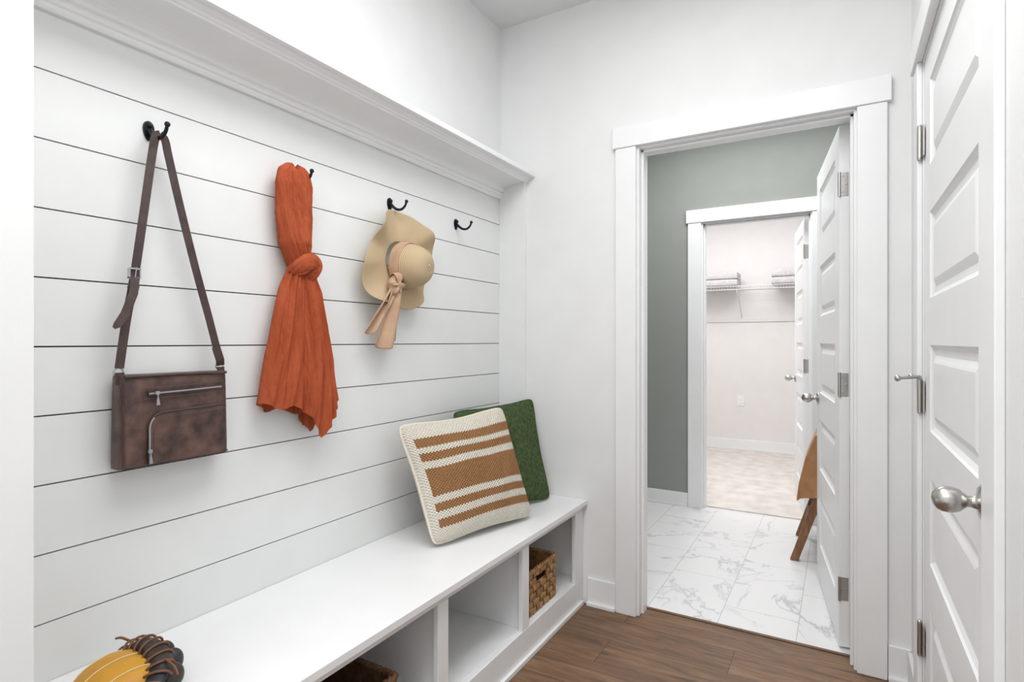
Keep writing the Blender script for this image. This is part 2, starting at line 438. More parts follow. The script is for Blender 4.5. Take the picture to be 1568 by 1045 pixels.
# ------------------------------------------------------------------ doors
def add_panels(b, W, H, y, sgn):
    st = 0.115
    tops = [1.935, 1.557, 1.179, 0.801, 0.423]; ph = 0.245
    def q(p): return p if sgn < 0 else p[::-1]
    def rect(x0, x1, z0, z1): b._add([(x0, y, z0), (x1, y, z0), (x1, y, z1), (x0, y, z1)], [q((0, 1, 2, 3))])
    rect(0, st, 0, H); rect(W - st, W, 0, H)
    zs = [H]
    for t in tops: zs += [t, t - ph]
    zs.append(0)
    for i in range(0, len(zs), 2): rect(st, W - st, zs[i + 1], zs[i])
    steps = [(0, 0), (0.004, 0.005), (0.014, 0.0105), (0.030, 0.011), (0.044, 0.005), (0.050, 0.003)]
    for t in tops:
        x0, x1, z0, z1 = st, W - st, t - ph, t
        prev = None
        for ins, d in steps:
            yy = y - sgn * d
            r = [(x0 + ins, yy, z0 + ins), (x1 - ins, yy, z0 + ins), (x1 - ins, yy, z1 - ins), (x0 + ins, yy, z1 - ins)]
            if prev:
                b._add(prev + r, [q((k, (k + 1) % 4, 4 + (k + 1) % 4, 4 + k)) for k in range(4)])
            prev = r
        b._add(prev, [q((0, 1, 2, 3))])

def knob(b, p, ax):
    b.lathe([(0.0, 0), (0.032, 0), (0.032, 0.004), (0.027, 0.008), (0.013, 0.010), (0.0105, 0.017), (0.010, 0.024), (0.014, 0.029), (0.0195, 0.035), (0.0228, 0.043), (0.0235, 0.052), (0.0225, 0.061), (0.0185, 0.069), (0.011, 0.0745), (0.0, 0.077)], p, ax, 0)

def door(name, W, hinge, ang, H=2.03, t=0.035, z0=0.01):
    e = empty(name, (hinge[0], hinge[1], z0), ang)
    b = MB()
    add_panels(b, W, H, -t / 2, -1); add_panels(b, W, H, t / 2, 1)
    for f in ([(0, -t/2, 0), (0, t/2, 0), (0, t/2, H), (0, -t/2, H)], [(W, -t/2, 0), (W, -t/2, H), (W, t/2, H), (W, t/2, 0)],
              [(0, -t/2, H), (0, t/2, H), (W, t/2, H), (W, -t/2, H)], [(0, -t/2, 0), (W, -t/2, 0), (W, t/2, 0), (0, t/2, 0)]):
        b._add(f, [(0, 1, 2, 3)])
    b.build('leaf', [TRIM], e)
    k = MB(); kx = W - 0.065
    knob(k, (kx, -t / 2, 0.903), (0, -1, 0)); knob(k, (kx, t / 2, 0.903), (0, 1, 0))
    k.box(W - 0.001, W + 0.0015, -0.012, 0.012, 0.873, 0.933)
    k.build('knob', [NICK], e)
    return e

def hinge_open(e, t=0.035):
    b = MB()
    for z in (0.225, 1.02, 1.80):
        b.box(-0.0025, 0.0005, -0.0135, 0.0135, z - 0.045, z + 0.045)
        b.tube([(-0.004, 0.0175, z - 0.047), (-0.004, 0.0175, z + 0.047)], 0.0055, 10)
        for dz in (-0.03, 0, 0.03):
            b.sphere((-0.0025, 0.006 if dz else -0.006, z + dz), (0.0012, 0.0035, 0.0035), 0, 8, 6)
    b.build('hinges', [NICK], e)

d1 = door('door_bathroom', 0.755, (0.0165, 2.548), math.radians(97.5)); hinge_open(d1)
d2 = door('door_closet', 0.655, (-0.190, 4.325), math.radians(98.5)); hinge_open(d2)
d3 = door('door_right', RY1 - RY0 - 0.006, (XR + 0.0215, RY1 - 0.003), math.radians(-90))
b = MB()
for z in (0.30, 1.035, 1.80):
    xb = XR - 0.004; yb = RY1 - 0.001
    b.tube([(xb - 0.004, yb, z - 0.047), (xb - 0.004, yb, z + 0.047)], 0.007, 12)
    b.sphere((xb - 0.004, yb, z + 0.05), (0.0065, 0.0065, 0.005), 0, 10, 6); b.sphere((xb - 0.004, yb, z - 0.05), (0.0065, 0.0065, 0.005), 0, 10, 6)
    b.box(xb + 0.0015, xb + 0.005, yb - 0.032, yb - 0.005, z - 0.045, z + 0.045)
b.tube([(xb - 0.004, yb, 1.092), (xb - 0.012, yb - 0.02, 1.092), (xb - 0.062, yb - 0.05, 1.088)], 0.0045, 8)
b.lathe([(0, 0), (0.009, 0), (0.010, 0.006), (0.006, 0.010), (0, 0.012)], (xb - 0.060, yb - 0.049, 1.088), (-0.85, -0.5, 0), 0, 12)
b.tube([(xb - 0.004, yb, 1.092), (xb - 0.02, yb + 0.03, 1.092)], 0.004, 8)
b.sphere((xb - 0.022, yb + 0.032, 1.092), 0.008, 0, 10, 8)
hg = b.build('hinges', [NICK]); hg.parent = d3; hg.matrix_parent_inverse = (Matrix.Translation(d3.location) @ Matrix.Rotation(math.radians(-90), 4, 'Z')).inverted()

# ------------------------------------------------------------------ hooks
def hook(name, y, z):
    b = MB(); o = XL
    pl = []
    for k in range(24):
        a = 2 * pi * k / 24
        pl.append((y + 0.0125 * math.cos(a) * (1 + 0.25 * math.sin(a)), z + 0.024 * math.sin(a)))
    b.prism(pl, o, o + 0.004)
    b.prism([(y + (p[0] - y) * 0.7, z + (p[1] - z) * 0.75) for p in pl], o + 0.004, o + 0.007)
    pts = smoothpath([(o + 0.004, y, z + 0.004), (o + 0.018, y, z - 0.010), (o + 0.038, y, z - 0.023), (o + 0.060, y, z - 0.025), (o + 0.077, y, z - 0.014), (o + 0.084, y, z + 0.001)], 5)
    n = len(pts)
    b.tube(pts, [0.0062 - 0.0024 * k / (n - 1) for k in range(n)], 12)
    b.sphere(pts[-1], 0.0066, 0, 14, 10)
    b.sphere((o + 0.010, y, z + 0.012), (0.006, 0.0055, 0.006), 0, 12, 8)
    return b.build(name, [IRON], bevel=0.001)
HY = [0.747, 1.170, 1.600, 2.022]
for i, y in enumerate(HY):
    hook('wall_coat_hook' + ('' if i == 0 else '.%03d' % i), y, 1.712)

# ------------------------------------------------------------------ crossbody bag
def bag():
    b = MB()
    xc = -1.424; y0, y1 = 0.659, 0.915; z0, z1 = 0.908, 1.122
    rings = []; n = 48
    for j in range(17):
        t = j / 16
        z = z0 + (z1 - z0) * t
        e = 1 - 0.10 * (abs(2 * t - 1) ** 10)
        hw = (y1 - y0) / 2 * (1.0 + 0.02 * (1 - t)) * (0.985 + 0.015 * e)
        hd = 0.028 * e * (1.08 - 0.18 * t)
        ring = []
        for k in range(n):
            a = 2 * pi * k / n
            ca, sa = math.cos(a), math.sin(a)
            yy = (y0 + y1) / 2 + hw * math.copysign(abs(ca) ** 0.22, ca)
            xx = xc + hd * math.copysign(abs(sa) ** 0.35, sa)
            ring.append((xx, yy, z))
        rings.append(ring)
    b.loft(rings, 0, True, True)
    fx = -1.3935
    b.tube([(fx - 0.003, y0 + 0.006, z1 - 0.004), (fx - 0.004, (y0 + y1) / 2, z1 - 0.003), (fx - 0.003, y1 - 0.006, z1 - 0.004)], 0.0035, 8, 1)
    b.tube([(fx - 0.004, y0 + 0.004, z1 - 0.006), (fx - 0.002, y0 + 0.002, 1.01), (fx - 0.002, y0 + 0.004, z0 + 0.006)], 0.0028, 8, 1)
    b.tube([(fx - 0.002, y0 + 0.004, z0 + 0.005), (fx, (y0 + y1) / 2, z0 + 0.003), (fx - 0.002, y1 - 0.004, z0 + 0.005)], 0.0028, 8, 1)
    zp = [(fx - 0.0003, y0 + 0.055, 1.077), (fx + 0.0004, y0 + 0.14, 1.079), (fx - 0.0004, y1 - 0.022, 1.082)]
    b.ribbon(zp, (1, 0, 0), 0.011, 0.004, 1)
    b.ribbon([(p[0] + 0.002, p[1], p[2]) for p in zp], (1, 0, 0), 0.0036, 0.003, 2)
    py0, py1, pz0, pz1, R = y0 + 0.055, y1 - 0.014, z0 + 0.004, 1.036, 0.035
    poly = [(py1, pz0), (py1, pz1)]
    arc = []
    for k in range(9):
        a = pi / 2 + k / 8 * pi / 2
        arc.append((py0 + R + R * math.cos(a), pz1 - 0.005 - R + R * math.sin(a)))
    poly += arc + [(py0, pz0)]
    b.prism(poly, fx - 0.010, fx + 0.004, 0)
    path = [(fx + 0.0035, py1, pz1)] + [(fx + 0.0035, p[0], p[1]) for p in arc] + [(fx + 0.0035, py0, pz0 + 0.004)]
    b.tube(path, 0.003, 8, 1)
    q = [(fx + 0.006, p[1], p[2]) for p in path[5:]]
    b.ribbon(q, (1, 0, 0), 0.0036, 0.0025, 2)
    inner = [(fx + 0.0045, p[1] + 0.011 if p[1] < py1 - 0.01 else p[1], p[2] - 0.011) for p in path[:-1]] + [(fx + 0.0045, py0 + 0.011, pz0 + 0.004)]
    b.tube(inner, 0.0009, 6, 3)
    b.tube([(fx + 0.0005, y0 + 0.045, 1.065), (fx + 0.0005, y0 + 0.15, 1.067), (fx, y1 - 0.016, 1.070)], 0.0008, 6, 3)
    b.tube([(fx + 0.0005, y0 + 0.045, 1.090), (fx + 0.0005, y0 + 0.15, 1.092), (fx, y1 - 0.016, 1.095)], 0.0008, 6, 3)
    for (yy, zz) in ((y0 + 0.072, 1.078), (py0 + 0.001, z0 + 0.035)):
        b.box(fx + 0.003, fx + 0.008, yy - 0.0045, yy + 0.0045, zz - 0.004, zz + 0.004, 2)
        b.tube([(fx + 0.009, yy, zz - 0.003), (fx + 0.009, yy, zz - 0.012)], 0.0018, 8, 2)
        b.ribbon([(fx + 0.008, yy, zz - 0.011), (fx + 0.008, yy + 0.001, zz - 0.029)], (1, 0, 0), [0.0042, 0.0085], 0.002, 2)
    for yy, zz in ((y0 + 0.004, 1.130), (y1 - 0.010, 1.134)):
        ring = [(xc + 0.004, yy + 0.010 * math.cos(a), zz + 0.009 * math.sin(a)) for a in [2 * pi * k / 16 for k in range(17)]]
        b.tube(ring, 0.002, 8, 2, cap=False)
        b.ribbon([(xc + 0.010, yy, zz - 0.002), (xc + 0.012, yy, zz - 0.03)], (1, 0, 0), 0.018, 0.004, 1)
    nx = (1, -0.15, 0)
    hx = -1.411
    top = [(hx, 0.739, 1.686), (hx + 0.002, 0.749, 1.696), (hx, 0.761, 1.686)]
    sx = -1.416
    lpath = smoothpath([(sx, y0 + 0.004, 1.138), (sx, 0.678, 1.25), (sx, 0.694, 1.345), (sx, 0.715, 1.50), (sx + 0.002, 0.731, 1.63), top[0], top[1]], 5)
    rpath = smoothpath([(sx, y1 - 0.010, 1.144), (sx, 0.874, 1.26), (sx, 0.840, 1.38), (sx, 0.801, 1.53), (sx + 0.002, 0.771, 1.65), top[2], top[1]], 5)
    b.ribbon(lpath, nx, 0.018, 0.0035, 1)
    b.ribbon(rpath, nx, 0.018, 0.0035, 1)
    b.ribbon([(sx, y1 - 0.010, 1.136), (sx + 0.004, y1 - 0.013, 1.15), (sx + 0.003, y1 - 0.024, 1.185)], nx, 0.020, 0.005, 1)
    c = 0.694
    b.box(sx - 0.003, sx + 0.005, c - 0.011, c + 0.013, 1.366, 1.3695, 2)
    b.box(sx - 0.003, sx + 0.005, c - 0.013, c + 0.011, 1.344, 1.3475, 2)
    b.box(sx - 0.003, sx + 0.005, c - 0.013, c - 0.010, 1.345, 1.368, 2); b.box(sx - 0.003, sx + 0.005, c + 0.010, c + 0.013, 1.345, 1.368, 2)
    b.tube([(sx + 0.004, c, 1.345), (sx + 0.005, c + 0.003, 1.371)], 0.0015, 6, 2)
    b.ribbon([(sx + 0.003, 0.693, 1.333), (sx + 0.003, 0.690, 1.320)], nx, 0.022, 0.006, 1)
    b.ribbon([(sx + 0.005, 0.694, 1.347), (sx + 0.010, 0.688, 1.31), (sx + 0.016, 0.668, 1.262), (sx + 0.020, 0.650, 1.236), (sx + 0.02, 0.643, 1.229)], nx, [0.018, 0.018, 0.018, 0.016, 0.007], 0.0035, 1)
    return b.build('crossbody_bag', [LEATH, STRAP, SILV, STITCH])
bag()

# ------------------------------------------------------------------ scarf
def key(keys, t):
    for i in range(len(keys) - 1):
        if t <= keys[i + 1][0]:
            a = (t - keys[i][0]) / (keys[i + 1][0] - keys[i][0] + 1e-9)
            p1 = keys[i]; p2 = keys[i + 1]
            return [p1[k] + (p2[k] - p1[k]) * (a * a * (3 - 2 * a) * 0.5 + a * 0.5) for k in range(1, len(p1))]
    return keys[-1][1:]
def fold(a, t, seed, fr):
    v = noise.noise(Vector((math.cos(a) * fr, math.sin(a) * fr, t * 1.1 + seed)))
    r = 1 - 2.2 * abs(v)
    w = noise.noise(Vector((math.cos(a) * fr * 2.4, math.sin(a) * fr * 2.4, t * 2.5 + seed * 2)))
    x = noise.noise(Vector((math.cos(a) * fr * 5, math.sin(a) * fr * 5, t * 9 + seed)))
    return 0.55 * r + 0.28 * w + 0.10 * x
def scarf():
    b = MB(); n = 240
    keys = [(0, 1.722, 1.138, 0.010, -1.412, 0.010), (0.03, 1.718, 1.138, 0.030, -1.412, 0.018), (0.10, 1.700, 1.137, 0.052, -1.413, 0.028), (0.20, 1.665, 1.136, 0.060, -1.413, 0.031), (0.5, 1.575, 1.138, 0.060, -1.415, 0.032), (0.78, 1.49, 1.145, 0.054, -1.417, 0.032), (1.0, 1.425, 1.156, 0.030, -1.418, 0.026)]
    rings = []
    for j in range(91):
        t = j / 90; z, yc, w, xc, d = key(keys, t)
        ring = []
        for k in range(n):
            a = 2 * pi * k / n
            f = 0.80 + 0.62 * fold(a + 0.9 * t, t * 1.6, 3.3, 2.6)
            fy = 1 + 0.05 * noise.noise(Vector((math.cos(a) * 2, 4.0, 5 * t)))
            ring.append((max(xc + d * math.sin(a) * f * 1.15, XL + 0.004), yc + w * math.cos(a) * fy, z + (0.010 * math.cos(2 * a) * (1 - t) if t < 0.1 else 0)))
        rings.append(ring)
    b.loft(rings, 0, True, True)
    def kn(u, v):
        a = 2 * pi * u; c = pi * v
        r = 0.9 + 0.35 * fold(a + 2 * v, v * 1.5, 9.1, 1.6)
        return (-1.402 + 0.040 * math.cos(a) * math.sin(c) * r, 1.158 + 0.040 * math.cos(c), 1.425 + 0.034 * math.sin(a) * math.sin(c) * r + 0.012 * math.cos(c))
    b.grid(kn, 80, 48, 0)
    def wrap(pts, rad, seed):
        pts = smoothpath(pts, 8); m = len(pts); rings = []
        for i, p in enumerate(pts):
            tt = (pts[min(i + 1, m - 1)] - pts[max(i - 1, 0)]).normalized()
            up = Vector((1, 0, 0)); aa = tt.cross(up).normalized(); bb = aa.cross(tt)
            s = i / (m - 1); R = rad * (0.55 + 0.45 * math.sin(pi * s) ** 0.6)
            rings.append([p + R * (0.85 + 0.4 * fold(2 * pi * k / 60, s * 1.2, seed, 1.5)) * (math.cos(2 * pi * k / 60) * aa * 1.25 + math.sin(2 * pi * k / 60) * bb * 0.8) for k in range(60)])
        b.loft(rings, 0, True, True)
    wrap([(-1.405, 1.122, 1.400), (-1.378, 1.136, 1.424), (-1.370, 1.160, 1.436), (-1.382, 1.184, 1.428), (-1.41, 1.196, 1.408)], 0.021, 5.5)
    wrap([(-1.405, 1.186, 1.465), (-1.380, 1.190, 1.438), (-1.378, 1.178, 1.405), (-1.400, 1.165, 1.380)], 0.016, 7.7)
    def tail(keys, hem, seed, fr, am0, am1):
        rows = 90; rings = []
        for j in range(rows + 1):
            t = j / rows; z, yc, w, xc, d = key(keys, t)
            ring = []
            for k in range(n):
                a = 2 * pi * k / n
                am = am0 + (am1 - am0) * t
                f = 0.80 + am * fold(a + 0.25 * math.sin(3 * t), t * 0.9, seed, fr)
                s_ = math.cos(a)
                zz = z + hem(s_, math.sin(a)) * t ** 3
                wy = 1 + 0.05 * noise.noise(Vector((s_ * 2, seed, 4 * t)))
                ring.append((max(xc + d * math.sin(a) * f, XL + 0.004 + 0.002 * math.sin(a)), yc + w * s_ * wy, zz))
            rings.append(ring)
        b.loft(rings, 0, True, False)
    tail([(0, 1.425, 1.142, 0.022, -1.412, 0.022), (0.2, 1.36, 1.130, 0.042, -1.414, 0.028), (0.6, 1.17, 1.110, 0.066, -1.416, 0.033), (1.0, 1.000, 1.092, 0.073, -1.418, 0.034)],
         lambda s, q: -0.014 * s + 0.008 * math.sin(5 * s) + 0.006 * q, 1.6, 2.3, 0.55, 0.95)
    tail([(0, 1.420, 1.168, 0.022, -1.402, 0.022), (0.2, 1.35, 1.184, 0.042, -1.402, 0.028), (0.6, 1.13, 1.212, 0.062, -1.404, 0.033), (1.0, 0.958, 1.226, 0.073, -1.408, 0.034)],
         lambda s, q: -0.055 * max(0, 1 - 1.3 * abs(s + 0.15)) + 0.055 * max(0, s) ** 1.5 + 0.03 * max(0, -s) + 0.008 * math.sin(7 * s) * q, 12.4, 2.1, 0.55, 0.95)
    return b.build('knotted_scarf', [SCARF])
scarf()

# ------------------------------------------------------------------ sun hat
def hat():
    b = MB()
    CB = Vector((-1.420, 1.605, 1.497)); r0 = 0.070; R = 0.184
    C = Vector((-1.414, 1.622, 1.482)); rc = 0.083
    ax = Vector((1, 0.10, -0.10)).normalized()
    e1 = Vector((0, 1, 0)); e1 = (e1 - ax * e1.dot(ax)).normalized(); e2 = ax.cross(e1)
    if e2.z < 0: e2 = -e2
    def bump_(a, c, w): 
        d = (a - c + pi) % (2 * pi) - pi
        return math.exp(-(d / w) ** 2)
    def brim(u, v):
        a = 2 * pi * u
        rr = R * (1 + 0.20 * bump_(a, -2.6, 0.55) + 0.03 * math.sin(4 * a + 1.0) - 0.14 * bump_(a, 2.85, 0.4) - 0.10 * bump_(a, -1.75, 0.35) - 0.16 * bump_(a, -0.2, 0.5))
        r = r0 + (rr - r0) * v
        w = v ** 1.3 * (0.055 * bump_(a, 0.72, 0.45) + 0.030 * bump_(a, -1.0, 0.35) + 0.045 * bump_(a, 2.35, 0.35) + 0.035 * bump_(a, -2.2, 0.3) + 0.030 * bump_(a, -3.0, 0.22) - 0.018 * bump_(a, 1.6, 0.35) + 0.004 * math.sin(11 * a))
        p = CB + Vector((w + 0.004, r * math.cos(a), r * math.sin(a)))
        p.x = max(p.x, XL + 0.006)
        return p
    b.grid(brim, 220, 26, 0)
    prof = []
    for k in range(19):
        t = k / 18
        a = t * pi / 2
        prof.append((rc * math.cos(a) ** 0.62 if t < 1 else 0.0, 0.118 * math.sin(a) ** 0.9))
    def crown(u, v):
        i = min(int(round(v * 18)), 18); r, h = prof[i]; a = 2 * pi * u
        return C + ax * h + e1 * r * math.cos(a) + e2 * r * math.sin(a)
    b.grid(crown, 64, 18, 0)
    def band(u, v):
        a = 2 * pi * u; r = rc + 0.0045 + 0.0012 * math.sin(3 * a + 9 * v) - 0.004 * v
        return C + ax * (0.001 + 0.038 * v) + e1 * r * math.cos(a) + e2 * r * math.sin(a)
    b.grid(band, 64, 6, 1)
    K = C + ax * 0.034 + e1 * (-0.082) + e2 * (-0.074)
    def loop(ang, L, W):
        d = (e1 * math.cos(ang) + e2 * math.sin(ang)).normalized(); sd = d.cross(ax).normalized()
        def fn(u, v):
            t = 2 * pi * u
            along = L * 0.5 * (1 - math.cos(t)); out = 0.015 * math.sin(t)
            wd = W * (0.35 + 0.65 * (along / L) ** 0.7) * (2 * v - 1) * 0.5
            return K + d * along + ax * (0.004 + out + 0.004 * math.sin(6 * v + 3 * u)) + sd * wd
        b.grid(fn, 28, 10, 1)
    loop(1.75, 0.040, 0.046); loop(-2.6, 0.034, 0.048); loop(-0.6, 0.034, 0.046); loop(2.7, 0.032, 0.040)
    b.sphere(K + ax * 0.010, (0.013, 0.015, 0.018), 1, 16, 10)
    def tailr(y1, z1, w, ph, lift):
        P0 = K + ax * (0.004 + lift)
        def fn(u, v):
            yy = P0.y + (y1 - P0.y) * v + (u - 0.5) * (0.024 + (w - 0.024) * v ** 0.45)
            zz = P0.z + (z1 - P0.z) * v - 0.020 * math.sin(pi * u) * v ** 4 + (u - 0.5) * 0.02 * v
            xx = P0.x - 0.020 * v + 0.011 * math.sin(2 * pi * u * 1.2 + ph + 1.5 * v) * min(1, v * 2) + 0.004 * math.sin(9 * u + 3 * v)
            return (xx, yy, zz)
        b.grid(fn, 30, 40, 1)
    tailr(1.515, 1.192, 0.112, 2.3, 0.006)
    tailr(1.440, 1.245, 0.075, 0.4, 0.0)
    return b.build('straw_sun_hat', [STRAW, RIB], solid=0.002)
hat()

# ------------------------------------------------------------------ pillows
def pillow(name, BL, BR, TR, TL, T, m, piping=None, n=56, pinch=0.06, seed=0.0, rnd=0.05):
    BL, BR, TR, TL = map(Vector, (BL, BR, TR, TL))
    nrm = (BR - BL).cross(TL - BL).normalized()
    b = MB()
    def base(u, v):
        U = math.sin((u - 0.5) * pi); V = math.sin((v - 0.5) * pi)
        U2 = U * (1 - pinch * (1 - V * V) - rnd * abs(V) ** 10 * abs(U) ** 10); V2 = V * (1 - pinch * (1 - U * U) - rnd * abs(U) ** 10 * abs(V) ** 10)
        wob = 0.012 * noise.noise(Vector((U * 1.6, V * 1.6, seed)))
        u2 = (U2 + 1) / 2 + wob; v2 = (V2 + 1) / 2 + wob
        p = BL * (1 - u2) * (1 - v2) + BR * u2 * (1 - v2) + TR * u2 * v2 + TL * (1 - u2) * v2
        th = max(0, (1 - U * U) * (1 - V * V)) ** 0.40
        th *= 1 + 0.16 * noise.noise(Vector((U * 1.8, V * 1.8, seed + 4))) + 0.05 * noise.noise(Vector((U * 5, V * 5, seed + 8)))
        return p, th
    def f(u, v): p, th = base(u, v); return p + nrm * T * th
    def g_(u, v): p, th = base(u, v); return p - nrm * T * th
    b.grid(f, n, n, 0); b.grid(g_, n, n, 0, flip=True)
    b.uv = [((math.sin((u - 0.5) * pi) + 1) / 2, (math.sin((v - 0.5) * pi) + 1) / 2) for u, v in b.uv]
    edge = []
    for k in range(n): edge.append(base(k / n, 0)[0])
    for k in range(n): edge.append(base(1, k / n)[0])
    for k in range(n): edge.append(base(1 - k / n, 1)[0])
    for k in range(n + 1): edge.append(base(0, 1 - k / n)[0])
    b.tube(edge, 0.005, 8, 1 if piping else 0, cap=False)
    return b.build(name, [m, piping or m])
CREAM = mat('cream_knit', (230, 222, 206), 0.95, bump=0.6, bscale=200)
pillow('striped_pillow', (-1.222, 1.560, 0.484), (-1.085, 2.035, 0.488), (-1.245, 2.060, 0.918), (-1.375, 1.545, 0.893), 0.080, STRIPE, CREAM, seed=1.2)
pillow('green_pillow', (-1.300, 1.870, 0.484), (-1.140, 2.320, 0.484), (-1.270, 2.385, 0.925), (-1.405, 1.930, 0.905), 0.048, GVEL, seed=6.1)

# ------------------------------------------------------------------ baskets
def basket(name, x0, x1, y0, y1, z0, z1, m, hole=True):
    b = MB(); c = 0.030
    def cell(o, du, dv, nn, horiz):
        L = 0.58 * c; W = 0.40 * c
        a, e = (L, W) if horiz else (W, L)
        def fn(u, v):
            U = 2 * u - 1; V = 2 * v - 1
            hgt = 0.006 * (1 - (U if horiz else V) ** 2) + 0.002 * (1 - (V if horiz else U) ** 2)
            return o + du * U * a + dv * V * e + nn * hgt
        b.grid(fn, 5, 5, 0)
    def side(o, du, W, nn, hh):
        nu = max(2, int(round(W / c))); nv = max(2, int(round((z1 - z0) / c)))
        cu = W / nu; cv = (z1 - z0) / nv
        for i in range(nu):
            for j in range(nv):
                ctr = abs((i + 0.5) / nu - 0.5)
                if hh and j in (nv - 2,) and ctr < 0.2: continue
                cell(o + du * (i + 0.5) * cu + Vector((0, 0, 1)) * (j + 0.5) * cv, du, Vector((0, 0, 1)), nn, (i + j) % 2 == 0)
        def pl(u0, u1, za, zb):
            p = [o + du * u0, o + du * u1]
            q = [Vector((p[0].x, p[0].y, za)), Vector((p[1].x, p[1].y, za)), Vector((p[1].x, p[1].y, zb)), Vector((p[0].x, p[0].y, zb))]
            r = [v_ - nn * 0.006 for v_ in q]
            b._add(q + r, [(0, 1, 2, 3), (7, 6, 5, 4), (0, 4, 5, 1), (1, 5, 6, 2), (2, 6, 7, 3), (3, 7, 4, 0)], 0)
        if hh:
            h0 = z0 + (nv - 2) * cv; h1 = z0 + (nv - 1) * cv
            pl(0, W, z0, h0); pl(0, W * 0.3, h0, h1); pl(W * 0.7, W, h0, h1); pl(0, W, h1, z1)
        else: pl(0, W, z0, z1)
    side(Vector((x1, y0, z0)), Vector((0, 1, 0)), y1 - y0, Vector((1, 0, 0)), hole)
    side(Vector((x0, y0, z0)), Vector((0, 1, 0)), y1 - y0, Vector((-1, 0, 0)), hole)
    side(Vector((x0, y1, z0)), Vector((1, 0, 0)), x1 - x0, Vector((0, 1, 0)), False)
    side(Vector((x0, y0, z0)), Vector((1, 0, 0)), x1 - x0, Vector((0, -1, 0)), False)
    b.box(x0, x1, y0, y1, z0, z0 + 0.006)
    per = [((x0, y0), (x1, y0)), ((x1, y0), (x1, y1)), ((x1, y1), (x0, y1)), ((x0, y1), (x0, y0))]
    for ph in (0, pi):
        pts = []; s = 0
        for (a, c2) in per:
            L = math.hypot(c2[0] - a[0], c2[1] - a[1]); k = int(L / 0.006)
            for i in range(k):
                t = i / k; s += 0.006
                w = s / 0.035 * 2 * pi + ph
                nx, ny = (c2[1] - a[1]) / L, -(c2[0] - a[0]) / L
                pts.append((a[0] + (c2[0] - a[0]) * t + nx * 0.005 * math.cos(w), a[1] + (c2[1] - a[1]) * t + ny * 0.005 * math.cos(w), z1 + 0.005 * math.sin(w)))
        pts.append(pts[0])
        b.tube(pts, 0.0062, 8, 0, cap=False)
    return b.build(name, [m])
basket('woven_basket', -1.35, -1.048, 1.905, 2.175, 0.121, 0.290, SEAG)
basket('woven_basket.001', -1.35, -1.048, 0.885, 1.175, 0.121, 0.285, SEAD)

